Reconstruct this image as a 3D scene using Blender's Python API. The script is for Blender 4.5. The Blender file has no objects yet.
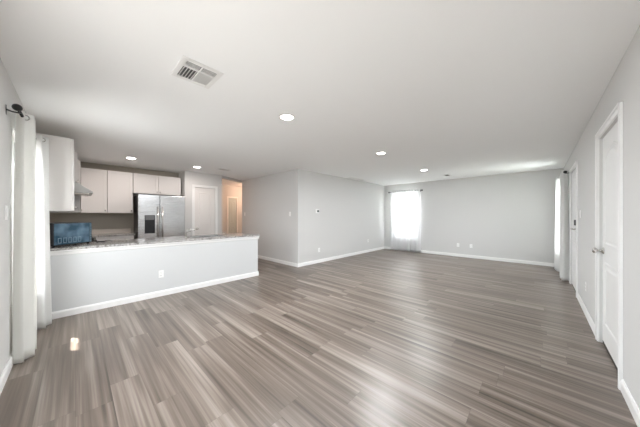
import bpy, math, random
from mathutils import Vector, Matrix
random.seed(4)
PI = math.pi
S = bpy.context.scene
C = S.collection

# ------------------------------------------------------------------ camera, world, sun, exposure
YAW = 0.7568
cd = bpy.data.cameras.new('camera'); cam = bpy.data.objects.new('camera', cd); C.objects.link(cam)
cam.location = (0, 0, 1.2755)
cam.rotation_euler = (PI/2, 0, YAW - PI/2)
cd.sensor_fit = 'HORIZONTAL'; cd.sensor_width = 36; cd.lens = 36*230.99/640
cd.shift_y = 2.26/640; cd.clip_start = 0.02; cd.clip_end = 200
S.camera = cam
S.view_settings.view_transform = 'Standard'; S.view_settings.look = 'None'
S.view_settings.gamma = 1; S.view_settings.use_curve_mapping = False
S.view_settings.exposure = 1.06
S.cycles.max_bounces = 16; S.cycles.diffuse_bounces = 12; S.cycles.glossy_bounces = 6
S.cycles.transparent_max_bounces = 16; S.cycles.transmission_bounces = 8
S.cycles.use_denoising = True; S.cycles.sample_clamp_indirect = 6

W = bpy.data.worlds.new('sky'); S.world = W; W.use_nodes = True
W.node_tree.nodes['Background'].inputs[0].default_value = (0.86, 0.93, 1.0, 1)
W.node_tree.nodes['Background'].inputs[1].default_value = 2.6

def light(name, kind, loc, energy, color=(1, 1, 1), **k):
    l = bpy.data.lights.new(name, kind); l.energy = energy; l.color = color
    d = k.pop('dir', None)
    for a, b in k.items(): setattr(l, a, b)
    o = bpy.data.objects.new(name, l); C.objects.link(o); o.location = loc
    if d: o.rotation_euler = Vector(d).to_track_quat('-Z', 'Y').to_euler()
    return o
light('sun', 'SUN', (-6, 8, 9), 15.0, (1, .96, .9), dir=(.647, -.62, -1), angle=.009)
# daylight at the glass, one soft lamp just outside each window and the added, unseen fill door
DAY = (.93, .97, 1.0)
light('fill_added_door', 'AREA', (-.75, .98, .85), 13, DAY, dir=(1, .6, -.5), shape='RECTANGLE', size=1.5, size_y=1.7)  # fill lamp at an added glass door out of view
light('daylight_dining_window', 'AREA', (-.75, 3.68, 1.5), 31, DAY, dir=(1, -.1, -.8), shape='RECTANGLE', size=1.4, size_y=.9)
light('daylight_far_window', 'AREA', (8.65, 3.5, 1.5), 62, DAY, dir=(-1, 0, -.1), shape='RECTANGLE', size=1.4, size_y=.9)
light('daylight_front_window', 'AREA', (7.45, -.95, 1.5), 40, DAY, dir=(0, 1, -.1), shape='RECTANGLE', size=1.0, size_y=1.5)
CAN_POWER = 28.0
KITCHEN_POWER = 4.4
CAN_COL = (.945, .975, 1.0)
KITCHEN_COL = (1.0, .89, .84)
HALL_POWER = 11.0

# ------------------------------------------------------------------ materials
def newmat(name):
    m = bpy.data.materials.new(name); m.use_nodes = True
    return m, m.node_tree, m.node_tree.nodes['Principled BSDF']
def mat(name, col, rough=.5, metal=0, spec=.5, bump=0, bscale=200, var=0):
    m, t, p = newmat(name)
    p.inputs['Base Color'].default_value = (*col, 1); p.inputs['Roughness'].default_value = rough
    p.inputs['Metallic'].default_value = metal; p.inputs['Specular IOR Level'].default_value = spec
    co = t.nodes.new('ShaderNodeTexCoord'); n = t.nodes.new('ShaderNodeTexNoise')
    n.inputs['Scale'].default_value = bscale; t.links.new(co.outputs['Object'], n.inputs['Vector'])
    if bump:
        b = t.nodes.new('ShaderNodeBump'); b.inputs['Strength'].default_value = bump; b.inputs['Distance'].default_value = .002
        t.links.new(n.outputs['Fac'], b.inputs['Height']); t.links.new(b.outputs['Normal'], p.inputs['Normal'])
    if var:
        r = t.nodes.new('ShaderNodeMapRange'); r.inputs['To Min'].default_value = max(0, rough-var); r.inputs['To Max'].default_value = rough+var
        t.links.new(n.outputs['Fac'], r.inputs['Value']); t.links.new(r.outputs['Result'], p.inputs['Roughness'])
    return m
def emis(name, col, st):
    m, t, p = newmat(name)
    p.inputs['Base Color'].default_value = (*col, 1)
    p.inputs['Emission Color'].default_value = (*col, 1); p.inputs['Emission Strength'].default_value = st
    return m
M = {}
M['wall'] = mat('wall_paint', (.645, .642, .632), .75, bump=.15, bscale=120)
M['kwall'] = M['wall']
M['ceil'] = mat('ceiling_paint', (.92, .93, .93), .85, bump=.2, bscale=90)
M['trim'] = mat('trim_paint', (.86, .86, .85), .35, bump=.03, bscale=60)
M['door'] = mat('door_paint', (.82, .82, .81), .38, bump=.05, bscale=150)
M['halfwall'] = mat('half_wall_paint', (.655, .665, .67), .5, bump=.05, bscale=120)
M['cab'] = mat('cabinet_paint', (.76, .735, .715), .4, bump=.03, bscale=80)
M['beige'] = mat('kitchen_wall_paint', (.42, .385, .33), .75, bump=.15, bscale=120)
M['greydoor'] = mat('hall_door_paint', (.50, .56, .55), .5, bump=.03)
M['black'] = mat('black_iron', (.012, .012, .013), .35, bump=.05, bscale=80)
M['chrome'] = mat('satin_nickel', (.62, .60, .57), .25, 1, var=.05)
M['white'] = mat('white_plastic', (.88, .88, .87), .35, bump=.02)
M['slot'] = mat('dark_slot', (.03, .03, .03), .6, bump=.02)
M['ventslat'] = mat('vent_enamel', (.83, .83, .82), .45, bump=.02)
M['ventdark'] = mat('duct_shade_paint', (.10, .10, .10), .8, bump=.02)
M['dark'] = mat('gap_shade_paint', (.05, .045, .04), .8, bump=.02)
M['lens'] = emis('lamp_lens', (1, .96, .9), 14)
M['screen'] = mat('thermostat_display', (.12, .13, .13), .2, bump=.01)
M['hoodsteel'] = mat('hood_steel', (.55, .55, .54), .35, .9, var=.08)
M['iron'] = mat('cast_iron', (.02, .02, .02), .55, bump=.3, bscale=60)
M['appl'] = mat('black_appliance', (.03, .032, .035), .25, bump=.02)
M['concrete'] = mat('added_patio_concrete', (.26, .25, .235), .9, bump=.4, bscale=40)
M['lawn'] = mat('dry_lawn', (.22, .26, .12), .95, bump=.8, bscale=30)
M['stucco'] = mat('added_eave_paint', (.75, .73, .7), .8, bump=.3, bscale=60)

def steel():
    m, t, p = newmat('stainless_steel')
    p.inputs['Metallic'].default_value = 1; p.inputs['Base Color'].default_value = (.66, .67, .68, 1)
    co = t.nodes.new('ShaderNodeTexCoord'); mp = t.nodes.new('ShaderNodeMapping'); n = t.nodes.new('ShaderNodeTexNoise')
    mp.inputs['Scale'].default_value = (3, 3, 400); n.inputs['Scale'].default_value = 1
    t.links.new(co.outputs['Object'], mp.inputs[0]); t.links.new(mp.outputs[0], n.inputs['Vector'])
    r = t.nodes.new('ShaderNodeMapRange'); r.inputs['To Min'].default_value = .2; r.inputs['To Max'].default_value = .34
    t.links.new(n.outputs['Fac'], r.inputs['Value']); t.links.new(r.outputs['Result'], p.inputs['Roughness'])
    return m
M['steel'] = steel()

def granite():
    m, t, p = newmat('speckled_granite')
    co = t.nodes.new('ShaderNodeTexCoord')
    n = t.nodes.new('ShaderNodeTexNoise'); n.inputs['Scale'].default_value = 38; n.inputs['Detail'].default_value = 6
    v = t.nodes.new('ShaderNodeTexVoronoi'); v.inputs['Scale'].default_value = 110
    t.links.new(co.outputs['Object'], n.inputs['Vector']); t.links.new(co.outputs['Object'], v.inputs['Vector'])
    r1 = t.nodes.new('ShaderNodeValToRGB'); e = r1.color_ramp.elements
    e[0].position = .36; e[0].color = (.15, .135, .13, 1); e[1].position = .6; e[1].color = (.50, .49, .48, 1)
    k = e.new(.47); k.color = (.33, .315, .30, 1)
    r2 = t.nodes.new('ShaderNodeValToRGB'); e = r2.color_ramp.elements
    e[0].position = .08; e[0].color = (.3, .3, .3, 1); e[1].position = .3; e[1].color = (1, 1, 1, 1)
    t.links.new(n.outputs['Fac'], r1.inputs[0]); t.links.new(v.outputs['Distance'], r2.inputs[0])
    mx = t.nodes.new('ShaderNodeMix'); mx.data_type = 'RGBA'; mx.blend_type = 'MULTIPLY'; mx.inputs[0].default_value = .7
    t.links.new(r1.outputs[0], mx.inputs[6]); t.links.new(r2.outputs[0], mx.inputs[7]); t.links.new(mx.outputs[2], p.inputs['Base Color'])
    p.inputs['Roughness'].default_value = .18
    return m
M['granite'] = granite()

def planks():
    m, t, p = newmat('vinyl_plank_floor'); L = t.links; N = t.nodes
    def math_(op, a, b=None):
        n = N.new('ShaderNodeMath'); n.operation = op
        for i, v in enumerate((a, b)):
            if v is None: continue
            if isinstance(v, (int, float)): n.inputs[i].default_value = v
            else: L.new(v, n.inputs[i])
        return n.outputs[0]
    co = N.new('ShaderNodeTexCoord'); sp = N.new('ShaderNodeSeparateXYZ'); L.new(co.outputs['Object'], sp.inputs[0])
    X, Y = sp.outputs[0], sp.outputs[1]
    w, l = .18, 1.22
    xr = math_('DIVIDE', X, w); row = math_('FLOOR', xr)
    wn = N.new('ShaderNodeTexWhiteNoise'); wn.noise_dimensions = '1D'; L.new(row, wn.inputs['W'])
    yr = math_('ADD', math_('DIVIDE', Y, l), math_('MULTIPLY', wn.outputs['Value'], 7.3)); idx = math_('FLOOR', yr)
    cb = N.new('ShaderNodeCombineXYZ'); L.new(row, cb.inputs[0]); L.new(idx, cb.inputs[1])
    wid = N.new('ShaderNodeTexWhiteNoise'); wid.noise_dimensions = '2D'; L.new(cb.outputs[0], wid.inputs['Vector'])
    pid = wid.outputs['Value']
    def grain(sx, sy, k, det):
        c = N.new('ShaderNodeCombineXYZ')
        L.new(math_('MULTIPLY', X, sx), c.inputs[0])
        L.new(math_('MULTIPLY', Y, sy), c.inputs[1]); L.new(math_('MULTIPLY', pid, k), c.inputs[2])
        n = N.new('ShaderNodeTexNoise'); n.inputs['Scale'].default_value = 1; n.inputs['Detail'].default_value = det
        n.inputs['Roughness'].default_value = .6; n.inputs['Distortion'].default_value = .15
        L.new(c.outputs[0], n.inputs['Vector']); return n.outputs['Fac']
    g1 = grain(22, .55, 40, 2); g2 = grain(90, 1.3, 90, 3); g3 = grain(8, .4, 170, 1)
    tone = math_('ADD', math_('MULTIPLY', math_('SUBTRACT', pid, .5), .15),
                 math_('ADD', math_('MULTIPLY', math_('SUBTRACT', g1, .5), 1.2),
                       math_('ADD', math_('MULTIPLY', math_('SUBTRACT', g2, .5), .5), math_('MULTIPLY', math_('SUBTRACT', g3, .5), .8))))
    tone = math_('ADD', tone, .5)
    cr = N.new('ShaderNodeValToRGB'); e = cr.color_ramp.elements
    e[0].position = .11; e[0].color = FL_DARK; e[1].position = .93; e[1].color = FL_LIGHT
    k = e.new(.5); k.color = FL_MID
    L.new(tone, cr.inputs[0])
    fx = math_('FRACT', xr); fy = math_('FRACT', yr)
    ex = math_('MINIMUM', fx, math_('SUBTRACT', 1, fx)); ey = math_('MULTIPLY', math_('MINIMUM', fy, math_('SUBTRACT', 1, fy)), l/w)
    ed = math_('MINIMUM', ex, ey)
    gap = N.new('ShaderNodeMapRange'); gap.inputs['From Min'].default_value = 0; gap.inputs['From Max'].default_value = .014
    gap.inputs['To Min'].default_value = .72; gap.inputs['To Max'].default_value = 1
    L.new(ed, gap.inputs['Value'])
    mx = N.new('ShaderNodeMix'); mx.data_type = 'RGBA'; mx.blend_type = 'MULTIPLY'; mx.inputs[0].default_value = 1
    L.new(cr.outputs[0], mx.inputs[6]); L.new(gap.outputs[0], mx.inputs[7]); L.new(mx.outputs[2], p.inputs['Base Color'])
    rr = N.new('ShaderNodeMapRange'); rr.inputs['To Min'].default_value = .29; rr.inputs['To Max'].default_value = .40
    L.new(g2, rr.inputs['Value']); L.new(rr.outputs[0], p.inputs['Roughness'])
    b = N.new('ShaderNodeBump'); b.inputs['Strength'].default_value = .12; b.inputs['Distance'].default_value = .001
    L.new(math_('ADD', g2, math_('MULTIPLY', gap.outputs[0], 2)), b.inputs['Height']); L.new(b.outputs[0], p.inputs['Normal'])
    p.inputs['Specular IOR Level'].default_value = .75
    return m
FL_DARK = (.056, .040, .030, 1); FL_MID = (.160, .126, .102, 1); FL_LIGHT = (.335, .285, .250, 1)
M['floor'] = planks()

def cloth(name, col, transl, transp):
    m = bpy.data.materials.new(name); m.use_nodes = True; t = m.node_tree; t.nodes.clear()
    o = t.nodes.new('ShaderNodeOutputMaterial'); d = t.nodes.new('ShaderNodeBsdfDiffuse'); tl = t.nodes.new('ShaderNodeBsdfTranslucent')
    tp = t.nodes.new('ShaderNodeBsdfTransparent')
    co = t.nodes.new('ShaderNodeTexCoord'); w = t.nodes.new('ShaderNodeTexNoise'); w.inputs['Scale'].default_value = 220
    t.links.new(co.outputs['Object'], w.inputs['Vector'])
    b = t.nodes.new('ShaderNodeBump'); b.inputs['Strength'].default_value = .1; b.inputs['Distance'].default_value = .001
    t.links.new(w.outputs['Fac'], b.inputs['Height']); t.links.new(b.outputs[0], d.inputs['Normal'])
    for s in (d, tl): s.inputs['Color'].default_value = (*col, 1)
    m1 = t.nodes.new('ShaderNodeMixShader'); m1.inputs[0].default_value = transl
    m2 = t.nodes.new('ShaderNodeMixShader'); m2.inputs[0].default_value = transp
    t.links.new(d.outputs[0], m1.inputs[1]); t.links.new(tl.outputs[0], m1.inputs[2])
    t.links.new(m1.outputs[0], m2.inputs[1]); t.links.new(tp.outputs[0], m2.inputs[2]); t.links.new(m2.outputs[0], o.inputs[0])
    return m
M['cloth'] = cloth('off_white_curtain', (.90, .90, .875), .25, .0)
M['cloth2'] = cloth('white_curtain', (.88, .88, .87), .4, .05)
M['sheer'] = cloth('sheer_curtain', (.86, .86, .86), .30, .06)

def glass():
    m = bpy.data.materials.new('window_glass'); m.use_nodes = True; t = m.node_tree; t.nodes.clear()
    o = t.nodes.new('ShaderNodeOutputMaterial'); g = t.nodes.new('ShaderNodeBsdfGlossy'); tp = t.nodes.new('ShaderNodeBsdfTransparent')
    g.inputs['Roughness'].default_value = .02
    x = t.nodes.new('ShaderNodeMixShader'); x.inputs[0].default_value = .05
    t.links.new(tp.outputs[0], x.inputs[1]); t.links.new(g.outputs[0], x.inputs[2]); t.links.new(x.outputs[0], o.inputs[0])
    return m
M['glass'] = glass()
def toaster_mat():
    m, t, p = newmat('blue_panel_reflections')
    co = t.nodes.new('ShaderNodeTexCoord'); n = t.nodes.new('ShaderNodeTexNoise'); n.inputs['Scale'].default_value = 6
    t.links.new(co.outputs['Object'], n.inputs['Vector'])
    r = t.nodes.new('ShaderNodeValToRGB'); r.color_ramp.elements[0].color = (.03, .075, .12, 1); r.color_ramp.elements[1].color = (.13, .22, .30, 1)  # lighter and darker blue patches put reflections into the colour
    r.color_ramp.elements[0].position = .38; r.color_ramp.elements[1].position = .62
    t.links.new(n.outputs['Fac'], r.inputs[0]); t.links.new(r.outputs[0], p.inputs['Base Color'])
    p.inputs['Roughness'].default_value = .22; p.inputs['Metallic'].default_value = .35
    return m
M['blue'] = toaster_mat()
M['blue2'] = mat('pale_blue_vent', (.10, .17, .22), .4, bump=.05)

# ------------------------------------------------------------------ mesh helpers
class MB:
    def __init__(s): s.v = []; s.f = []; s.smooth = set()
    def add(s, vs, fs, smooth=False):
        n = len(s.v); s.v += [tuple(v) for v in vs]
        for f in fs:
            if smooth: s.smooth.add(len(s.f))
            s.f.append(tuple(i+n for i in f))
        return s
    def box(s, x0, x1, y0, y1, z0, z1):
        x0, x1 = sorted((x0, x1)); y0, y1 = sorted((y0, y1)); z0, z1 = sorted((z0, z1))
        v = [(x, y, z) for z in (z0, z1) for y in (y0, y1) for x in (x0, x1)]
        return s.add(v, [(0, 2, 3, 1), (4, 5, 7, 6), (0, 1, 5, 4), (2, 6, 7, 3), (0, 4, 6, 2), (1, 3, 7, 5)])
    def lathe(s, prof, p=(0, 0, 0), axis=(0, 0, 1), n=24):
        # prof: list of (radius, along); closed with caps
        q = Vector((0, 0, 1)).rotation_difference(Vector(axis).normalized()); p = Vector(p); vs = []
        for r, h in prof:
            for k in range(n):
                a = 2*PI*k/n; vs.append(p + q @ Vector((r*math.cos(a), r*math.sin(a), h)))
        fs = []
        for i in range(len(prof)-1):
            for k in range(n):
                a = i*n+k; b = i*n+(k+1) % n; fs.append((a, b, b+n, a+n))
        s.add(vs, fs, True)
        s.add(vs[:n], [tuple(range(n))[::-1]]); s.add(vs[-n:], [tuple(range(n))])
        return s
    def cyl(s, a, b, r, n=16):
        a = Vector(a); b = Vector(b); d = b-a
        return s.lathe([(r, 0), (r, d.length)], a, d, n)
    def tube(s, pts, r, n=10):
        for a, b in zip(pts, pts[1:]): s.cyl(a, b, r, n)
        for a in pts[1:-1]: s.ball(a, r, n)
        return s
    def ball(s, c, r, n=14, sc=(1, 1, 1)):
        vs = []; fs = []; m = n//2; c = Vector(c)
        for i in range(m+1):
            ph = PI*i/m
            for k in range(n):
                a = 2*PI*k/n
                vs.append(c+Vector((r*sc[0]*math.sin(ph)*math.cos(a), r*sc[1]*math.sin(ph)*math.sin(a), r*sc[2]*math.cos(ph))))
        for i in range(m):
            for k in range(n):
                a = i*n+k; b = i*n+(k+1) % n; fs.append((a, a+n, b+n, b))
        return s.add(vs, fs, True)
    def ring(s, c, axis, R, r, n=20, m=8):
        q = Vector((0, 0, 1)).rotation_difference(Vector(axis).normalized()); c = Vector(c); vs = []; fs = []
        for i in range(n):
            a = 2*PI*i/n
            for j in range(m):
                b = 2*PI*j/m
                vs.append(c+q @ Vector(((R+r*math.cos(b))*math.cos(a), (R+r*math.cos(b))*math.sin(a), r*math.sin(b))))
        for i in range(n):
            for j in range(m):
                fs.append((i*m+j, ((i+1) % n)*m+j, ((i+1) % n)*m+(j+1) % m, i*m+(j+1) % m))
        return s.add(vs, fs, True)
    def prism(s, pts, axis, a, b):
        # pts 2D polygon, extruded along axis from a to b
        def P(u, v, w):
            return {'x': (w, u, v), 'y': (u, w, v), 'z': (u, v, w)}[axis]
        n = len(pts)
        vs = [P(u, v, a) for u, v in pts]+[P(u, v, b) for u, v in pts]
        fs = [tuple(range(n)), tuple(range(2*n-1, n-1, -1))]+[(i, i+n, (i+1) % n+n, (i+1) % n) for i in range(n)]
        return s.add(vs, fs)
    def loops(s, L):
        # consecutive closed outlines (lists of 3D points), last one filled
        n = len(L[0]); vs = [p for l in L for p in l]; fs = []
        for i in range(len(L)-1):
            for k in range(n):
                a = i*n+k; b = i*n+(k+1) % n; fs.append((a, b, b+n, a+n))
        fs.append(tuple(range((len(L)-1)*n, len(L)*n)))
        return s.add(vs, fs)
    def build(s, name, m, parent=None, loc=(0, 0, 0), rz=0, bevel=0, fixn=True):
        me = bpy.data.meshes.new(name); me.from_pydata(s.v, [], s.f); me.materials.append(m)
        for i in s.smooth: me.polygons[i].use_smooth = True
        if fixn:
            import bmesh
            b = bmesh.new(); b.from_mesh(me); bmesh.ops.remove_doubles(b, verts=b.verts, dist=1e-6)
            bmesh.ops.recalc_face_normals(b, faces=b.faces); b.to_mesh(me); b.free()
        o = bpy.data.objects.new(name, me); C.objects.link(o); o.location = loc; o.rotation_euler = (0, 0, rz)
        if parent: o.parent = parent
        if bevel:
            bv = o.modifiers.new('bevel', 'BEVEL'); bv.width = bevel; bv.segments = 2; bv.limit_method = 'ANGLE'
        return o

def tag(o, label=None, cat=None, group=None, kind=None):
    if label: o['label'] = label
    if cat: o['category'] = cat
    if group: o['group'] = group
    if kind: o['kind'] = kind
    return o
def empty(name, loc, rz=0):
    o = bpy.data.objects.new(name, None); C.objects.link(o); o.location = loc; o.rotation_euler = (0, 0, rz)
    o.empty_display_size = .1
    return o
def copy_tree(o, parent=None):
    c = o.copy(); C.objects.link(c); c.parent = parent
    for ch in list(KIDS(o)): copy_tree(ch, c)
    return c
def KIDS(o): return [x for x in C.objects if x.parent == o]
def struct(mb, name, m, label, cat, **k):
    return tag(mb.build(name, m, **k), label, cat, kind='structure')

# ------------------------------------------------------------------ structure
H = 2.44
XL, XF, YR, YN, XC, YK, YP, YH = -.38, 8.2277, -.4508, 4.335, 3.793, 7.15, 6.63, 8.7
T = .16
def wall_x(mb, X0, X1, y0, y1, ops):     # wall slab between X0..X1 running along Y; ops: (a,b,z0,z1)
    e = y0
    for a, b, z0, z1 in sorted(ops):
        mb.box(X0, X1, e, a, 0, H)
        if z0 > 0: mb.box(X0, X1, a, b, 0, z0)
        mb.box(X0, X1, a, b, z1, H); e = b
    mb.box(X0, X1, e, y1, 0, H)
def wall_y(mb, Y0, Y1, x0, x1, ops):
    e = x0
    for a, b, z0, z1 in sorted(ops):
        mb.box(e, a, Y0, Y1, 0, H)
        if z0 > 0: mb.box(a, b, Y0, Y1, 0, z0)
        mb.box(a, b, Y0, Y1, z1, H); e = b
    mb.box(e, x1, Y0, Y1, 0, H)

b = MB().box(XL-T, XF+T, YR-T-.06, YH+T, -.12, 0)
struct(b, 'floor', M['floor'], 'grey-brown wood-look plank floor with streaky grain', 'floor')
b = MB().box(XL-T, XF+T, YR-T-.06, YH+T, H, H+.15)
struct(b, 'ceiling', M['ceil'], 'smooth white ceiling over living area and kitchen', 'ceiling')

FILL_DOOR = (.15, 1.80, 0, 2.05); WL = (3.38, 4.05, .50, 2.05)  # first opening holds an added, unseen glass door for fill light
b = MB(); wall_x(b, XL-T, XL, YR-T-.06, 4.357, [FILL_DOOR, WL])
struct(b, 'wall_left', M['wall'], 'white wall at far left with the near curtained window', 'wall')
WF = (3.03, 3.98, .51, 2.08)
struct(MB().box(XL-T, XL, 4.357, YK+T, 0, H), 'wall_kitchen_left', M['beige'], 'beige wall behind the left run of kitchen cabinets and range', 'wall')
b = MB(); wall_x(b, XF, XF+T, YR-T-.06, YN+T, [WF])
struct(b, 'wall_far', M['wall'], 'plain white far wall with the sheer curtained window', 'wall')
D1 = (2.80, 3.64, 0, 2.05); D2 = (5.42, 6.36, 0, 2.07); WR = (7.05, 7.85, .5, 2.05)
b = MB(); wall_y(b, YR-.10, YR, XL, XF, [D1, D2, WR]); wall_y(b, YR-.22, YR-.10, XL, XF, [WR])
struct(b, 'wall_right', M['wall'], 'long white wall on the right holding two white doors', 'wall')
b = MB(); b.box(XC, XF, YN, YN+T, 0, H)
struct(b, 'wall_north', M['wall'], 'white wall with thermostat running back to the sheer window', 'wall')
b = MB(); b.box(XC, XC+T, YN+T, 7.14, 0, H)
struct(b, 'wall_corner', M['wall'], 'white wall face between projecting corner and the hallway', 'wall')
b = MB(); b.box(XL, 1.94, YK, YK+T, 0, H)
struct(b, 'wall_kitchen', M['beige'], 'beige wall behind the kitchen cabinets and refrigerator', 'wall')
D3 = (2.17, 2.71, 0, 2.04)
b = MB(); wall_y(b, YP, YP+.08, 1.94, 2.90, [D3]); b.box(1.94, 2.90, YP+.08, YP+.2, 0, H)
b.box(1.94, 2.04, YP+.2, YH, 0, H); b.box(2.80, 2.90, YP+.2, YH, 0, H)
struct(b, 'wall_pantry', M['wall'], 'white pantry wall beside the refrigerator with a panelled door', 'wall')
D4 = (4.05, 4.39, 0, 1.97)
b = MB(); wall_y(b, YH, YH+.06, 2.04, 5.6, [D4]); b.box(2.04, 5.6, YH+.06, YH+T, 0, H)
b.box(5.5, 5.6, 7.14, YH, 0, H); b.box(XC+T, 5.5, 7.0, 7.14, 0, H)
struct(b, 'wall_hallway', M['wall'], 'hallway walls warmly lit beyond the pantry corner', 'wall')
# shallow diagonal header over the hallway opening
b = MB(); b.prism([(2.90, YP), (XC, 7.14), (XC, 7.26), (2.90, YP+.12)], 'z', H-.07, H)
struct(b, 'trim_1', M['wall'], 'shallow angled header over the hallway opening', 'trim')

# peninsula half wall
PX = 2.676; PY = 4.357; CT = .872
b = MB(); b.box(XL, PX, PY, PY+.12, 0, CT-.03); 
struct(b, 'wall_peninsula', M['halfwall'], 'white half wall under the granite breakfast counter', 'half wall')
struct(MB().box(PX-.12, PX, PY+.1205, PY+.74, 0, CT-.03), 'wall_peninsula_end', M['halfwall'], 'white end panel closing the peninsula on the hallway side', 'half wall')
# trim under the counter
b = MB(); pr = [(PY, CT-.03), (PY-.022, CT-.03), (PY-.022, CT-.045), (PY-.012, CT-.055), (PY-.008, CT-.085), (PY, CT-.09)]
b.prism(pr, 'x', XL, PX+.02)
b.box(PX, PX+.02, PY, PY+.74, CT-.09, CT-.03)
struct(b, 'trim_2', M['trim'], 'white moulding under the breakfast counter edge', 'trim')

# baseboards
BH, BT = .088, .014
def base(name, segs, label):
    b = MB()
    for axis, c, s, a, e in segs:     # axis of run, coordinate of wall face, side it protrudes to, start, end
        pr = [(c, 0), (c+s*BT, 0), (c+s*BT, BH-.02), (c+s*BT*.45, BH), (c, BH)]
        b.prism(pr, 'x' if axis == 'x' else 'y', a, e) if axis == 'x' else b.prism(pr, 'y', a, e)
    return struct(b, name, M['trim'], label, 'baseboard')
G = .065
base('baseboard_right', [('x', YR, 1, XL, D1[0]-G), ('x', YR, 1, D1[1]+G, D2[0]-G), ('x', YR, 1, D2[1]+G, XF)], 'white baseboard along the right wall between the doors')
base('baseboard_far', [('y', XF, -1, YR+BT, YN-BT)], 'white baseboard under the far window wall')
base('baseboard_north', [('x', YN, -1, XC-BT, XF)], 'white baseboard along the thermostat wall')
base('baseboard_corner', [('y', XC, -1, YN, 7.14)], 'white baseboard on the wall face beside the hallway')
base('baseboard_left', [('y', XL, 1, YR+BT, FILL_DOOR[0]-.03), ('y', XL, 1, FILL_DOOR[1]+.03, PY-BT)], 'white baseboard on the left wall below the curtained window')
base('baseboard_peninsula', [('x', PY, -1, XL+BT, PX+BT), ('y', PX, 1, PY, PY+.74)], 'white baseboard along the peninsula half wall')
base('baseboard_pantry', [('x', YP, -1, 1.955, D3[0]-G), ('x', YP, -1, D3[1]+G, 2.90)], 'white baseboard on the pantry wall')
base('baseboard_hallway', [('x', YH, -1, 2.9, D4[0]-.05), ('x', YH, -1, D4[1]+.05, 5.5)], 'white baseboard at the end of the hallway')

# windows (built in local space: width along x, room side is -y, origin bottom centre of opening)
def make_window(name, w, h, loc, rz, label, slide=False):
    r = tag(empty(name, loc, rz), label, 'window', kind='structure')
    b = MB(); f = .05; y0, y1 = .07, .13
    b.box(-w/2, -w/2+f, y0, y1, 0, h); b.box(w/2-f, w/2, y0, y1, 0, h)
    b.box(-w/2+f, w/2-f, y0, y1, 0, f); b.box(-w/2+f, w/2-f, y0, y1, h-f, h)
    if slide: b.box(-.03, .03, y0, y1, f, h-f)
    else: b.box(-w/2+f, w/2-f, y0, y1, h*.5-.02, h*.5+.02)
    b.build('window_frame', M['trim'], r, bevel=.004)
    g = MB(); g.box(-w/2+f*.8, w/2-f*.8, .098, .102, f*.8, h-f*.8); g.build('pane', M['glass'], r)
    if not slide:
        s = MB(); s.box(-w/2-.02, w/2+.02, -.025, -.001, -.02, .0); s.box(-w/2+.001, w/2-.001, -.001, .07, -.0005, .012); s.build('window_sill', M['trim'], r, bevel=.003)
    return r
make_window('window_1', WL[1]-WL[0], WL[3]-WL[2], (XL, (WL[0]+WL[1])/2, WL[2]), PI/2, 'bright window in the left wall behind off-white curtains')
make_window('window_2', WF[1]-WF[0], WF[3]-WF[2], (XF, (WF[0]+WF[1])/2, WF[2]), -PI/2, 'bright window in the far wall glowing through sheer curtains')
make_window('window_3', WR[1]-WR[0], WR[3]-WR[2], (( WR[0]+WR[1])/2, YR, WR[2]), PI, 'window in the right wall hidden by long white curtains')
make_window('window_4', FILL_DOOR[1]-FILL_DOOR[0], FILL_DOOR[3], (XL, (FILL_DOOR[0]+FILL_DOOR[1])/2, 0), PI/2, 'unseen sliding glass door added in the left wall for fill light', True)

# doors (local: front faces -y, origin at base centre of opening, wall face at y=0)
def inset(pts, d):
    n = len(pts); out = []
    for i in range(n):
        a = Vector(pts[i-1]); p = Vector(pts[i]); c = Vector(pts[(i+1) % n])
        e1 = (p-a).normalized(); e2 = (c-p).normalized()
        n1 = Vector((-e1.y, e1.x)); n2 = Vector((-e2.y, e2.x)); k = (n1+n2); k = k/max(k.dot(n1), .2)
        out.append(tuple(p+k*d))
    return out
def panel(b, x0, x1, z0, z1, y, arch=0):
    pts = [(x0, z0), (x1, z0), (x1, z1-arch)]
    if arch:
        for i in range(1, 12):
            t = i/12; x = x1+(x0-x1)*t; s = math.sin(PI*t)
            pts.append((x, z1-arch+arch*(s**1.0)))
    pts.append((x0, z1-arch))
    L = []
    for d, h in ((0, 0), (.006, .007), (.020, .007), (.030, -.0005), (.040, -.0005), (.062, .006)):
        L.append([(u, y-h, v) for u, v in inset(pts, d)])
    b.loops(L)
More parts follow.
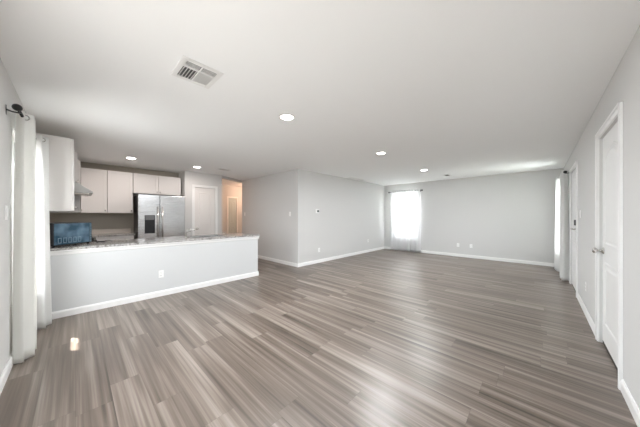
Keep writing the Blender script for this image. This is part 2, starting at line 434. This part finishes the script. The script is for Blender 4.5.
def make_door(name, w, h, loc, rz, label, m='door', slab_y=.02, arch=.09, gap=.012, knob=None, hinge=None, casing=.06, rail=.92, pm=.11):
    r = tag(empty(name, loc, rz), label, 'door', kind='structure')
    b = MB(); g = .003; b.box(-w/2+g, w/2-g, slab_y, slab_y+.035, gap, h-g)
    xa, xb = -w/2+pm, w/2-pm
    panel(b, xa, xb, rail+.07, h-.13, slab_y, arch); panel(b, xa, xb, .22, rail-.09, slab_y)
    b.build('door_slab', M[m], r, fixn=False)
    c = casing; f = MB()
    for s in (-1, 1):
        f.box(s*w/2, s*(w/2+c), -.016, 0, 0, h+c); f.box(s*(w/2+c*.62), s*(w/2+c), -.022, -.016, 0, h+c)
        f.box(s*(w/2), s*(w/2-.012), slab_y+.037, slab_y+.055, 0, h)
    f.box(-w/2, w/2, -.016, 0, h, h+c); f.box(-w/2-c, w/2+c, -.022, -.016, h+c*.62, h+c)
    f.build('door_frame', M['trim'], r, bevel=.003)
    v = MB(); v.box(-w/2+.001, w/2-.001, slab_y+.001, slab_y+.034, .0005, gap-.001); v.build('gap_shade', M['dark'], r)  # block fills the gap under the door, shade put into its colour
    if knob is not None:
        s = knob; x = s*(w/2-.065); z = .93
        k = MB(); k.lathe([(.032, 0), (.033, .006), (.022, .012), (.011, .018), (.011, .038), (.022, .046), (.028, .056), (.027, .066), (.018, .074), (.004, .076)], (x, slab_y, z), (0, -1, 0), 28)
        k.build('door_knob', M['chrome'], r)
    if hinge is not None:
        for z in (.25, 1.0, h-.22):
            k = MB(); x = hinge*(w/2-.002); k.cyl((x, slab_y-.008, z-.045), (x, slab_y-.008, z+.045), .007, 10); k.box(x-.028*(hinge > 0)-.0*(hinge < 0), x+.028*(hinge < 0), slab_y-.003, slab_y-.0005, z-.044, z+.044)
            k.build('hinge', M['trim'], r)
    return r
make_door('door_1', D1[1]-D1[0], D1[3], ((D1[0]+D1[1])/2, YR, 0), PI, 'white two-panel arched door nearest on the right wall, with round nickel knob', knob=-1, hinge=1, gap=.032, pm=.14)
fd = make_door('door_2', D2[1]-D2[0], D2[3], ((D2[0]+D2[1])/2, YR, 0), PI, 'white front door farther along the right wall, with lever handle', slab_y=.006, pm=.16, gap=.02)
w2 = (D2[1]-D2[0])/2
k = MB(); x = w2-.07
k.lathe([(.033, 0), (.033, .008), (.013, .012), (.013, .06)], (x, .006, 1.06), (0, -1, 0), 20); k.box(x-.13, x+.014, -.062, -.042, 1.05, 1.072); k.build('door_lever', M['chrome'], fd, bevel=.003)
k = MB(); k.box(x-.03, x+.03, -.032, .005, 1.12, 1.21); k.build('smart_lock', M['black'], fd, bevel=.006)['label'] = 'black keypad deadbolt'
make_door('door_3', D3[1]-D3[0], D3[3], ((D3[0]+D3[1])/2, YP, 0), 0, 'narrow white panelled pantry door right of the refrigerator', knob=-1, m='cab', arch=0, rail=.9, pm=.10)
make_door('door_4', D4[1]-D4[0], D4[3], ((D4[0]+D4[1])/2, YH, 0), 0, 'narrow greyish door at the end of the warm hallway', m='greydoor', arch=0, casing=.05, pm=.07)

# ground outside; patio slab and eave added unseen to shape the daylight
struct(MB().box(-14, XL-T, -8, 14, -.25, -.13), 'floor_bounce_patio', M['concrete'], 'added concrete patio outside the left windows that bounces daylight', 'patio')  # unseen slab added to bounce daylight up to the ceiling
struct(MB().box(XL-T, 20, -14, YR-T-.06, -.25, -.13), 'floor_yard', M['lawn'], 'yard outside the front window', 'yard')
struct(MB().box(XF+T, 20, YR-T-.06, 14, -.25, -.13), 'floor_side_yard', M['lawn'], 'yard outside the far window', 'yard')
struct(MB().box(-1.52, XL-T, -1.5, 8.5, 2.38, 2.5), 'added_eave', M['stucco'], 'added unseen eave that trims the sun patch from the left window', 'eave')  # unseen overhang added to cut the sun to a narrow strip

# ------------------------------------------------------------------ recessed lights
def can(loc, label):
    r = tag(empty('recessed_ceiling_light', loc), label, 'ceiling light', 'recessed ceiling lights')
    b = MB(); b.lathe([(.072, -.0035), (.075, -.008), (.090, -.006), (.095, -.0005), (.072, -.0005)], n=32); b.v = [v for v in b.v]
    # open ring: rebuild without caps
    b = MB(); pr = [(.070, -.004), (.075, -.009), (.090, -.007), (.096, -.0005), (.070, -.0005)]; n = 32; vs = []; fs = []
    for i, (rr, z) in enumerate(pr):
        for k in range(n): a = 2*PI*k/n; vs.append((rr*math.cos(a), rr*math.sin(a), z))
    for i in range(5):
        j = (i+1) % 5
        for k in range(n): fs.append((i*n+k, i*n+(k+1) % n, j*n+(k+1) % n, j*n+k))
    b.add(vs, fs, True); b.build('trim_ring', M['white'], r)
    MB().lathe([(.069, -.0045), (.069, -.0008)], n=32).build('lens', M['lens'], r)
    return r
for x, y, l in ((1.713, 2.153, 'round recessed ceiling light nearest to the square ceiling vent'),
                (3.893, 2.12, 'middle round recessed light of the row over the living area'),
                (6.091, 2.112, 'farthest round recessed light, toward the sheer window'),
                (.77, 5.968, 'round recessed light over the kitchen, in front of the upper cabinets'),
                (1.994, 5.923, 'round recessed light over the kitchen, in front of the pantry door')):
    can((x, y, H), l)
    light('lamp_glow', 'AREA', (x, y, H-.012), KITCHEN_POWER if y > 4 else CAN_POWER*(1 if x < 3 else .72 if x < 5 else .5), KITCHEN_COL if y > 4 else CAN_COL, dir=(0, 0, -1), shape='DISK', size=.13)
r = tag(empty('flush_ceiling_light', (4.95, 7.9, H)), 'flush ceiling light glowing warm around the corner in the hallway', 'ceiling light')
MB().lathe([(.14, -.02), (.14, -.0005)], n=32).build('base', M['white'], r)
MB().lathe([(.03, -.085), (.08, -.07), (.115, -.045), (.125, -.0205)], n=32).build('glass_shade', emis('warm_lamp', (1, .72, .5), 5), r)
light('hall_glow', 'POINT', (4.7, 7.9, H-.25), HALL_POWER, (1, .62, .42), shadow_soft_size=.1)

# ------------------------------------------------------------------ ceiling vents
def vent(name, loc, w, l, label, cells, rz=0, grp=None):
    r = tag(empty(name, loc, rz), label, 'vent', grp)
    b = MB(); f = .028 if cells != 4 else .036; z0, z1 = -.008 if cells != 12 else -.016, -.0005
    b.box(-w/2, -w/2+f, -l/2, l/2, z0, z1); b.box(w/2-f, w/2, -l/2, l/2, z0, z1)
    b.box(-w/2+f, w/2-f, -l/2, -l/2+f, z0, z1); b.box(-w/2+f, w/2-f, l/2-f, l/2, z0, z1)
    if cells == 4:
        b.box(-.006, .006, -l/2+f, l/2-f, z0, z1); b.box(-w/2+f, -.006, -.055, -.035, z0, z1); b.box(.006, w/2-f, -.055, -.035, z0, z1)
    b.build('frame', M['ventslat'], r, bevel=.002)
    MB().box(-w/2+f, w/2-f, -l/2+f, l/2-f, -.0018, -.0006).build('duct_shade', M['ventdark'], r)  # flat dark sheet, the shade inside the duct put into its colour
    s = MB()
    def slat_y(x0, x1, ya, yb, n, tilt):     # slats running along y spaced in x
        for i in range(n):
            x = x0+(i+.5)*(x1-x0)/n; t = (x1-x0)/n*tilt
            s.add([(x-t/2, ya, -.010), (x+t/2, ya, -.003), (x+t/2, yb, -.003), (x-t/2, yb, -.010), (x-t/2+.001, ya, -.010), (x+t/2+.001, ya, -.003), (x+t/2+.001, yb, -.003), (x-t/2+.001, yb, -.010)],
                  [(0, 1, 2, 3), (7, 6, 5, 4), (0, 4, 5, 1), (2, 6, 7, 3), (1, 5, 6, 2), (3, 7, 4, 0)])
    def slat_x(y0, y1, xa, xb, n, tilt):
        for i in range(n):
            y = y0+(i+.5)*(y1-y0)/n; t = (y1-y0)/n*tilt
            s.add([(xa, y-t/2, -.010), (xb, y-t/2, -.010), (xb, y+t/2, -.003), (xa, y+t/2, -.003), (xa, y-t/2+.001, -.010), (xb, y-t/2+.001, -.010), (xb, y+t/2+.001, -.003), (xa, y+t/2+.001, -.003)],
                  [(0, 1, 2, 3), (7, 6, 5, 4), (0, 4, 5, 1), (2, 6, 7, 3), (1, 5, 6, 2), (3, 7, 4, 0)])
    if cells == 4:
        a = w/2-f; c = l/2-f
        [s.box(u0, u1, -c+(i+.25)*(c-.055)/5, -c+(i+.62)*(c-.055)/5, -.004, -.0025) for i in range(5) for u0, u1 in ((-a, -.01), (.01, a))]
        slat_y(-a, -.006, -.035, c, 5, .45); slat_x(-.035, c, .006, a, 9, 1.7)
    else: slat_x(-l/2+f, l/2-f, -w/2+f, w/2-f, cells, .55 if cells < 9 else -1.7)
    s.build('louvers', M['ventslat'], r, fixn=False)
    return r
vent('ceiling_vent', (.685, 2.03, H), .30, .32, 'large square ceiling vent with louvers in four blocks, nearest the camera', 4)
vent('ceiling_vent', (2.57, 5.75, H), .30, .15, 'small dark slotted ceiling vent near the pantry door', 4 and 5, grp=None)
vent('ceiling_vent', (6.05, 4.17, H), .72, .20, 'long white ceiling vent along the thermostat wall', 12)
vent('ceiling_vent', (7.32, 1.9, H), .30, .16, 'small ceiling vent near the far wall, past the farthest light', 5)

# ------------------------------------------------------------------ outlets, switches, thermostat
def plate(name, loc, rz, label, cat, kind, grp=None):
    r = tag(empty(name, loc, rz), label, cat, grp)
    MB().box(-.035, .035, -.005, 0, -.057, .057).build('plate', M['white'], r, bevel=.002)
    if kind == 'outlet':
        for z in (-.02, .02):
            o = MB().box(-.016, .016, -.0075, -.005, z-.014, z+.014).build('socket', M['white'], r, bevel=.002)
            q = MB(); q.box(-.008, -.005, -.0080, -.0074, z-.006, z+.006); q.box(.005, .008, -.0080, -.0074, z-.006, z+.006); q.build('slot', M['slot'], o)
    else:
        MB().box(-.016, .016, -.009, -.005, -.033, .033).build('rocker', M['white'], r, bevel=.002)
    return r
plate('wall_outlet', (.934, PY, .35), 0, 'white outlet low on the front of the peninsula half wall', 'outlet', 'outlet')
plate('wall_outlet', (4.551, YN, .345), 0, 'white outlet below the thermostat, low on the wall', 'outlet', 'outlet')
plate('wall_outlet', (7.04, YN, .40), 0, 'white outlet low on the thermostat wall near the sheer curtains', 'outlet', 'outlet')
plate('wall_outlet', (XF, 1.823, .36), -PI/2, 'left of the two white outlets low on the far wall', 'outlet', 'outlet')
plate('wall_outlet', (XF, 1.477, .36), -PI/2, 'right of the two white outlets low on the far wall', 'outlet', 'outlet')
plate('wall_outlet', (4.53, YR, .36), PI, 'white outlet low on the right wall between the two doors', 'outlet', 'outlet')
plate('light_switch', (XC, 4.644, 1.32), PI/2*-1, 'white light switch near the projecting wall corner', 'switch', 'sw')
plate('light_switch', (XC, 6.95, 1.33), PI/2*-1, 'white light switch at the hallway end of the wall', 'switch', 'sw')
plate('light_switch', (5.06, YR, 1.30), PI, 'white light switch on the right wall between the two doors', 'switch', 'sw')
plate('light_switch', (XL, 3.075, 1.30), PI/2, 'white light switch on the left wall beside the near curtain', 'switch', 'sw')
r = tag(empty('thermostat', (4.473, YN, 1.40)), 'small round-faced thermostat on the wall right of the projecting corner', 'thermostat')
MB().box(-.07, .06, -.016, 0, -.055, .055).build('wall_plate', M['white'], r, bevel=.006)
MB().lathe([(.032, 0), (.032, .012), (.028, .016)], (.022, -.016, 0), (0, -1, 0), 28).build('dial', M['screen'], r)

# ------------------------------------------------------------------ curtains
def curtain(loc, rz, w, h, amp, folds, m, label, cat='curtain', grp=None, seed=0, flare=1.15, grom=True):
    # local: width along x (centred), pleats in y, origin at the hem
    rnd = random.Random(seed); r = tag(empty('window_curtain', loc, rz), label, cat, grp)
    nx, nz = folds*16, 26; vs = []; fs = []
    ph = [rnd.uniform(-.5, .5) for _ in range(folds+2)]; am = [rnd.uniform(.75, 1.1) for _ in range(folds+2)]
    for j in range(nz+1):
        t = j/nz; z = h*t
        fl = 1+(flare-1)*(1-t)**1.5
        for i in range(nx+1):
            s = i/nx; k = s*folds; q = int(k)
            a = amp*(am[q]*(1-(k-q))+am[min(q+1, folds)]*(k-q))*(.8+.25*(1-t))
            p = 2*PI*k+ph[q % len(ph)]*0+.35*(1-t)*math.sin(3.1*k+seed)
            sharp = math.sin(p); sharp = math.copysign(abs(sharp)**.8, sharp)
            y = a*sharp+.012*(1-t)*math.sin(1.7*k+seed*2+2*t)
            x = (s-.5)*w*fl+.10*w/folds*math.sin(2*p)*.6
            vs.append((x, y, z+(.006*math.sin(p*.5+seed) if j == 0 else 0)))
    W_ = nx+1
    for j in range(nz):
        for i in range(nx): fs.append((j*W_+i, j*W_+i+1, (j+1)*W_+i+1, (j+1)*W_+i))
    b = MB(); b.add(vs, fs, True); o = b.build('cloth', m, r, fixn=False)
    sd = o.modifiers.new('thick', 'SOLIDIFY'); sd.thickness = .0016
    if grom:
        for i in range(2*folds):
            k = (i+.5)/2+0; s = k/folds
            if s > 1: break
            x = (s-.5)*w
            g = MB(); g.ring((x, 0, h-.045), (1, 0, 0), .021, .004, 20, 6); g.build('grommet', M['chrome'], r)
    return r
def rod(p0, p1, wallvec, label, r_=.010, m='black', fin='ball'):
    p0 = Vector(p0); p1 = Vector(p1); mid = (p0+p1)/2; r = tag(empty('curtain_rod', mid), label, 'curtain rod')
    a = p0-mid; b_ = p1-mid; d = (b_-a).normalized(); wv = Vector(wallvec)
    MB().cyl(a, b_, r_).build('rod', M[m], r)
    for e, s in ((a, -1), (b_, 1)):
        f = MB(); f.lathe([(.010, 0), (.016, .004), (.016, .012), (.010, .016), (.019, .024), (.026, .034), (.028, .046), (.025, .058), (.016, .068), (.006, .073)], e, d*s, 20); f.build('finial', M[m], r)
    for e, s in ((a, 1), (b_, -1)):
        q = e+d*s*.05; f = MB(); f.tube([q+Vector((0, 0, -.014)), q+wv*.5+Vector((0, 0, -.014)), q+wv*.97+Vector((0, 0, -.006))], .006, 8)
        ax = wv.normalized(); f.lathe([(.013, 0), (.013, .002)], q+Vector((0, 0, -.014)), (0, 0, 1), 10)
        u = Vector((abs(ax.y), abs(ax.x), 0)); c = q+wv*.98
        lo = c-u*.014-Vector((0, 0, .045)); hi = c+u*.014+Vector((0, 0, .03)); hi = hi+wv*.019
        f.box(lo.x, hi.x, lo.y, hi.y, lo.z, hi.z); f.build('bracket', M[m], r)
    return r
# left wall window
RZ = 2.13
rod((-.315, 3.035, RZ), (-.305, 4.20, RZ), (-.065, 0, 0), 'black curtain rod with round finials over the left wall window')
curtain((-.298, 3.335, .02), PI/2, .24, 2.155, .068, 2, M['cloth'], 'long off-white curtain panel nearest the camera on the left wall', grp='left window curtains', seed=3, flare=1.1)
curtain((-.255, 4.13, .02), PI/2, .20, 2.155, .052, 2, M['cloth2'], 'white curtain panel on the left wall ending at the peninsula', grp='left window curtains', seed=5, flare=1.1)
# far window sheers
rod((XF-.10, 2.93, 2.15), (XF-.10, 4.05, 2.15), (.10, 0, 0), 'thin dark curtain rod over the sheer curtains on the far wall', r_=.006)
curtain((XF-.10, 3.77, .02), -PI/2, .54, 2.19, .04, 6, M['sheer'], 'sheer white curtain covering the left half of the far window', grp='sheer curtains', seed=7, flare=1.02)
curtain((XF-.10, 3.23, .02), -PI/2, .56, 2.19, .04, 6, M['sheer'], 'sheer white curtain covering the right half of the far window', grp='sheer curtains', seed=8, flare=1.04)
# right wall window
rod((6.46, YR+.075, 2.11), (8.0, YR+.075, 2.11), (0, -.075, 0), 'black curtain rod at the far end of the right wall')
curtain((6.80, YR+.075, .02), PI, .62, 2.145, .058, 5, M['cloth2'], 'white curtain panel beside the front door', grp='right window curtains', seed=9, flare=1.05)
curtain((7.72, YR+.095, .02), PI, .50, 2.145, .075, 4, M['cloth2'], 'white curtain panel in the far right corner of the room', grp='right window curtains', seed=10, flare=1.05)

# ------------------------------------------------------------------ kitchen
ZB, ZT = 1.335, 2.27
def cabinet(name, loc, rz, w, d, h, label, cat, doors, z0=0, grp=None, toe=False, hollow=False, knob_low=True, m='cab', drawers=0):
    # local: front faces -y, back at y=0 (front at y=-d), origin at left... centre back bottom
    r = tag(empty(name, loc, rz), label, cat, grp)
    b = MB()
    if hollow:
        for q in ((-w/2, -w/2+.018, -d+.02, -.001, .10, h), (w/2-.018, w/2, -d+.02, -.001, .10, h), (-w/2+.018, w/2-.018, -.012, -.001, .10, h),
                  (-w/2+.018, w/2-.018, -d+.02, -.012, .10, .12), (-w/2+.002, w/2-.002, -d+.09, -.001, .0005, .10)): b.box(*q)
    elif toe: b.box(-w/2, w/2, -d+.02, -.001, .10, h); b.box(-w/2+.002, w/2-.002, -d+.09, -.001, .0005, .10)
    else: b.box(-w/2, w/2, -d+.02, -.001, 0, h)
    b.build('body', M[m], r, fixn=False)
    zlo = .11 if toe else .006
    dz = .16 if drawers else 0
    n = doors; dw = w/n
    for i in range(n):
        x0 = -w/2+i*dw+.003; x1 = x0+dw-.006
        def front(z0_, z1_, nm):
            q = MB(); q.box(x0, x1, -d+.004, -d+.019, z0_, z1_)
            fr = .055 if z1_-z0_ > .25 else .03
            q.box(x0, x0+fr, -d-.003, -d+.004, z0_, z1_); q.box(x1-fr, x1, -d-.003, -d+.004, z0_, z1_)
            q.box(x0+fr, x1-fr, -d-.003, -d+.004, z0_, z0_+fr); q.box(x0+fr, x1-fr, -d-.003, -d+.004, z1_-fr, z1_)
            return q.build(nm, M[m], r, fixn=False)
        dr = front(zlo, h-.006-dz, 'door')
        kx = (x1-.028) if (i % 2 == 0 and n > 1) or (n == 1) else (x0+.028)
        kz = zlo+.05 if knob_low else h-.006-dz-.06
        MB().lathe([(.006, 0), (.006, .012), (.013, .018), (.013, .024), (.006, .027)], (kx, -d-.003, kz), (0, -1, 0), 14).build('knob', M['chrome'], dr)
        if drawers:
            dd = front(h-.006-dz+.006, h-.006, 'drawer')
            MB().lathe([(.006, 0), (.006, .012), (.013, .018), (.013, .024), (.006, .027)], ((x0+x1)/2, -d-.003, h-.08), (0, -1, 0), 14).build('knob', M['chrome'], dd)
    return r
UH = ZT-ZB
# left wall uppers (rotz=+90: front faces +x)
HY0, HY1 = 5.17, 5.93
cabinet('upper_cabinet', (XL, (4.37+HY0)/2, ZB), PI/2, HY0-4.37-.004, .366, UH, 'white upper cabinet with tall side panel above the blue toaster oven', 'cabinet', 2)
cabinet('upper_cabinet', (XL, (HY0+HY1)/2, 1.80), PI/2, HY1-HY0-.004, .40, ZT-1.80, 'short white upper cabinet over the range hood', 'cabinet', 2)
cabinet('upper_cabinet', (XL, (HY1+YK)/2, ZB), PI/2, YK-HY1-.004, .44, UH, 'white upper cabinet in the kitchen corner past the range hood', 'cabinet', 2)
# back wall uppers
cabinet('upper_cabinet', ((.075+.475)/2, YK, ZB), 0, .396, .33, UH, 'white upper cabinet in the corner on the back kitchen wall', 'cabinet', 1)
cabinet('upper_cabinet', ((.477+.915)/2, YK, ZB), 0, .434, .33, UH, 'white upper cabinet left of the refrigerator', 'cabinet', 1)
for o in (C.objects[-1],): pass
cabinet('upper_cabinet', ((.92+1.90)/2, YK, 1.80), 0, .976, .33, ZT-1.80, 'short white two-door cabinet above the refrigerator', 'cabinet', 2)
# base cabinets
cabinet('base_cabinet', (XL, (HY1+YK)/2, 0), PI/2, YK-HY1-.01, .60, CT-.032, 'white base cabinet in the kitchen corner past the range', 'cabinet', 2, toe=True, knob_low=False, drawers=1)
cabinet('base_cabinet', ((.27+.90)/2, YK, 0), 0, .62, .60, CT-.032, 'white base cabinet left of the refrigerator', 'cabinet', 2, toe=True, knob_low=False, drawers=1)
cabinet('base_cabinet', (1.71, PY+.126, 0), PI, .90, .60, CT-.032, 'white sink base cabinet behind the peninsula half wall', 'cabinet', 2, toe=True, knob_low=False, hollow=True)
cabinet('base_cabinet', (.77, PY+.126, 0), PI, .96, .60, CT-.032, 'white base cabinet behind the peninsula, between sink and left corner', 'cabinet', 2, toe=True, knob_low=False, drawers=1)
cabinet('base_cabinet', (XL, (PY+.13+HY0)/2, 0), PI/2, HY0-PY-.14, .60, CT-.032, 'white base cabinet between peninsula and range', 'cabinet', 1, toe=True, knob_low=False, drawers=1)

# countertops
SX0, SX1, SY0, SY1 = 1.47, 2.06, 4.55, 4.93
b = MB()
cx0, cx1, cy0, cy1 = XL+.001, 2.706, 4.33, 5.10
b.box(cx0, SX0, cy0, cy1, CT-.029, CT); b.box(SX1, cx1, cy0, cy1, CT-.029, CT); b.box(SX0, SX1, cy0, SY0, CT-.029, CT); b.box(SX0, SX1, SY1, cy1, CT-.029, CT)
b.box(cx0, .26, cy1, HY0-.004, CT-.029, CT)
o = tag(b.build('peninsula_countertop', M['granite']), 'grey speckled granite countertop on the peninsula half wall', 'countertop')
b = MB(); b.box(XL+.001, .26, HY1+.004, YK-.001, CT-.029, CT); b.box(.26, .915, YK-.63, YK-.001, CT-.029, CT)
r = tag(b.build('corner_countertop', M['granite']), 'granite countertop in the back kitchen corner left of the refrigerator', 'countertop')
q = MB(); q.box(XL+.02, .915, YK-.02, YK-.001, CT+.0005, CT+.10); q.box(XL+.001, XL+.02, HY1+.01, YK-.001, CT+.0005, CT+.10)
q.build('backsplash', mat('pale_backsplash', (.66, .60, .54), .3, bump=.03), r)

# sink and faucet
r = tag(empty('kitchen_sink', ((SX0+SX1)/2, (SY0+SY1)/2, CT)), 'stainless sink set into the peninsula countertop', 'sink')
sw, sd_ = (SX1-SX0)/2, (SY1-SY0)/2
b = MB(); e = .012; dp = -.19
b.box(-sw-e, sw+e, -sd_-e, -sd_+.012, .0005, .004); b.box(-sw-e, sw+e, sd_-.012, sd_+e, .0005, .004)
b.box(-sw-e, -sw+.012, -sd_+.012, sd_-.012, .0005, .004); b.box(sw-.012, sw+e, -sd_+.012, sd_-.012, .0005, .004)
b.build('rim', M['steel'], r)
b = MB(); c = .002
b.box(-sw+c, -sw+.012, -sd_+c, sd_-c, dp, .0); b.box(sw-.012, sw-c, -sd_+c, sd_-c, dp, 0)
b.box(-sw+.012, sw-.012, -sd_+c, -sd_+.012, dp, 0); b.box(-sw+.012, sw-.012, sd_-.012, sd_-c, dp, 0); b.box(-sw+c, sw-c, -sd_+c, sd_-c, dp-.004, dp)
b.build('basin', M['steel'], r)
r = tag(empty('kitchen_faucet', (1.40, 4.72, CT)), 'low nickel faucet standing beside the sink, in front of the refrigerator', 'faucet')
MB().lathe([(.026, 0), (.026, .012), (.018, .02), (.016, .09)], (0, 0, .0005)).build('base', M['chrome'], r)
MB().tube([(0, 0, .08), (.01, .0, .12), (.06, 0, .155), (.12, 0, .15), (.145, 0, .125)], .009, 10).build('spout', M['chrome'], r)
MB().tube([(.0, 0, .085), (.02, -.01, .10), (.07, -.02, .115)], .006, 8).build('handle', M['chrome'], r)
r = tag(empty('soap_dispenser', (2.14, 4.74, CT)), 'tiny nickel soap pump beside the sink toward the peninsula end', 'soap dispenser')
MB().lathe([(.016, .0005), (.016, .006), (.009, .012), (.009, .05)]).build('base', M['chrome'], r); MB().tube([(0, 0, .05), (0, 0, .062), (-.05, 0, .060)], .006, 8).build('spout', M['chrome'], r)

# refrigerator: local front -y
FX0, FX1, FY = .965, 1.900, 6.50
r = tag(empty('refrigerator', ((FX0+FX1)/2, FY, 0)), 'stainless side-by-side refrigerator with ice and water dispenser', 'refrigerator')
fw = (FX1-FX0)/2; FH = 1.755
MB().box(-fw+.004, fw-.004, .06, .64, .03, FH-.012).build('body', M['appl'], r, bevel=.004)
MB().box(-fw+.01, fw-.01, .02, .05, .005, .06).build('kick_grille', M['slot'], r)
s = -fw+.405
for nm, x0, x1, hx in (('door', -fw, s-.007, s-.045), ('door', s+.007, fw, s+.05)):
    q = MB()
    if hx < s:
        dx0, dx1, dz0, dz1 = .115-fw, .31-fw, .87, 1.29
        q.box(x0, dx0, 0, .055, .065, FH); q.box(dx1, x1, 0, .055, .065, FH); q.box(dx0, dx1, 0, .055, .065, dz0); q.box(dx0, dx1, 0, .055, dz1, FH)
        d = q.build(nm, M['steel'], r)
        dd = MB(); dd.box(dx0, dx1, .045, .055, dz0, dz1); dd.box(dx0, dx0+.012, -.004, .045, dz0, dz1); dd.box(dx1-.012, dx1, -.004, .045, dz0, dz1)
        dd.box(dx0+.012, dx1-.012, -.004, .045, dz0, dz0+.02); dd.box(dx0+.07, dx0+.09, .02, .045, dz0+.12, dz0+.27); dd.box(dx1-.09, dx1-.07, .02, .045, dz0+.12, dz0+.27)
        dd.build('dispenser', M['appl'], d)
        cpn = MB(); cpn.box(dx0+.012, dx1-.012, -.005, .04, dz1-.11, dz1); cpn.build('control_panel', mat('grey_panel', (.16, .165, .17), .3, bump=.02), d)
    else:
        q.box(x0, x1, 0, .055, .065, FH); d = q.build(nm, M['steel'], r, bevel=.004)
    hh = MB(); hh.tube([(hx, 0, .62), (hx, -.05, .64), (hx, -.05, 1.46), (hx, 0, 1.48)], .011, 10); hh.build('handle', M['chrome'], d)
MB().box(-fw+.02, fw-.02, .015, .08, FH+.0005, FH+.012).build('hinge_cover', M['appl'], r)
MB().box(.921, .955, YK-.62, YK-.33, 0.0005, .02)
# filler panel above and dark gap are left as real gaps

# range + hood
r = tag(empty('gas_range', (XL, (HY0+HY1)/2, 0), PI/2), 'gas range with black grates on the left kitchen wall', 'range')
rw = (HY1-HY0)/2-.006
MB().box(-rw, rw, -.62, -.012, .08, .86).build('body', M['hoodsteel'], r, bevel=.003)
MB().box(-rw+.02, rw-.02, -.56, -.04, .0005, .08).build('toe_kick', M['slot'], r)
dr = MB().box(-rw+.01, rw-.01, -.645, -.621, .2, .72).build('oven_door', M['appl'], r, bevel=.004)
MB().tube([(-rw+.06, -.646, .68), (-rw+.06, -.69, .68), (rw-.06, -.69, .68), (rw-.06, -.646, .68)], .010, 10).build('handle', M['chrome'], dr)
for i in range(5):
    MB().lathe([(.02, 0), (.018, .025), (.012, .03)], (-.26+i*.13, -.6205, .80), (0, -1, 0), 16).build('knob', M['appl'], r)
ct = MB().box(-rw, rw, -.62, -.012, .861, .88).build('cooktop', M['appl'], r, bevel=.003)
g = MB()
for s in (-.19, .19):
    for x in (-.14, 0, .14): g.box(s+x-.006, s+x+.006, -.58, -.07, .895, .912)
    for y in (-.58, -.45, -.32, -.19, -.07): g.box(s-.146, s+.146, y-.006, y+.006, .895, .912)
    for x in (-.14, .14):
        for y in (-.575, -.075): g.box(s+x-.006, s+x+.006, y-.006, y+.006, .881, .895)
g.build('burner_grate', M['iron'], r)
MB().box(-rw, rw, -.05, -.012, .8805, .96).build('backguard', M['hoodsteel'], r, bevel=.003)
r = tag(empty('range_hood', (XL, (HY0+HY1)/2, 1.635), PI/2), 'stainless range hood under the short left wall cabinet', 'range hood')
b = MB(); b.prism([(-.002, 0), (-.50, 0), (-.575, .0), (-.575, .025), (-.385, .164), (-.002, .164)], 'x', -rw, rw); b.build('canopy', M['hoodsteel'], r, bevel=.003)
MB().box(-rw+.03, rw-.03, -.53, -.06, -.012, -.0005).build('filter', M['chrome'], r)

# toaster oven, turned toward the living room
ang = math.radians(40)
r = tag(empty('toaster_oven', (-.012, 4.577, CT), ang), 'blue-black toaster oven on the left end of the peninsula counter', 'toaster oven')
# local: front (seen side) at y=0, body goes to +y
tw = .235; TZ = .018; TH = .312; TD = .25
MB().box(-tw, tw, .006, TD, TZ, TH).build('body', M['appl'], r, bevel=.012)
b = MB(); b.box(-tw+.012, tw-.035, 0, .0055, TZ+.012, TH-.012); fp = b.build('panel', M['blue'], r, bevel=.003); fp['label'] = 'blue panel with reflections put into its colour'
b = MB(); b.box(tw-.033, tw-.008, 0, .0055, TZ+.012, TH-.012); cp = b.build('control_strip', M['blue2'], r, bevel=.002)
for i in range(5):
    x = -tw+.05+i*.058; q = MB(); q.box(x, x+.038, -.002, -.0003, TZ+.03, TZ+.038); q.box(x, x+.038, -.002, -.0003, TZ+.092, TZ+.100)
    q.box(x, x+.006, -.002, -.0003, TZ+.038, TZ+.092); q.box(x+.032, x+.038, -.002, -.0003, TZ+.038, TZ+.092)
    q.build('vent_slot', M['blue2'], fp)
for i in range(6):
    MB().lathe([(.005, 0), (.004, .004)], (tw-.020, -.0003, TZ+.05+i*.034), (0, -1, 0), 10).build('button', M['appl'], cp)
for sx in (-1, 1):
    for y in (.03, TD-.03): MB().lathe([(.012, .0005), (.014, TZ)], (sx*(tw-.03), y, 0), n=12).build('foot', M['appl'], r)
MB().tube([(tw, .05, .25), (tw+.03, .05, .25), (tw+.03, .05, .07), (tw, .05, .07)], .007, 8).build('handle', M['appl'], r)
b = MB(); b.tube([(.10, 4.95, CT+.008), (.18, 4.90, CT+.02), (.24, 4.93, CT+.008), (.29, 4.86, CT+.008), (.36, 4.90, CT+.02), (.40, 4.86, CT+.008)], .006, 8)
tag(b.build('power_cord', M['black']), 'black power cord lying on the counter behind the toaster oven', 'cord')
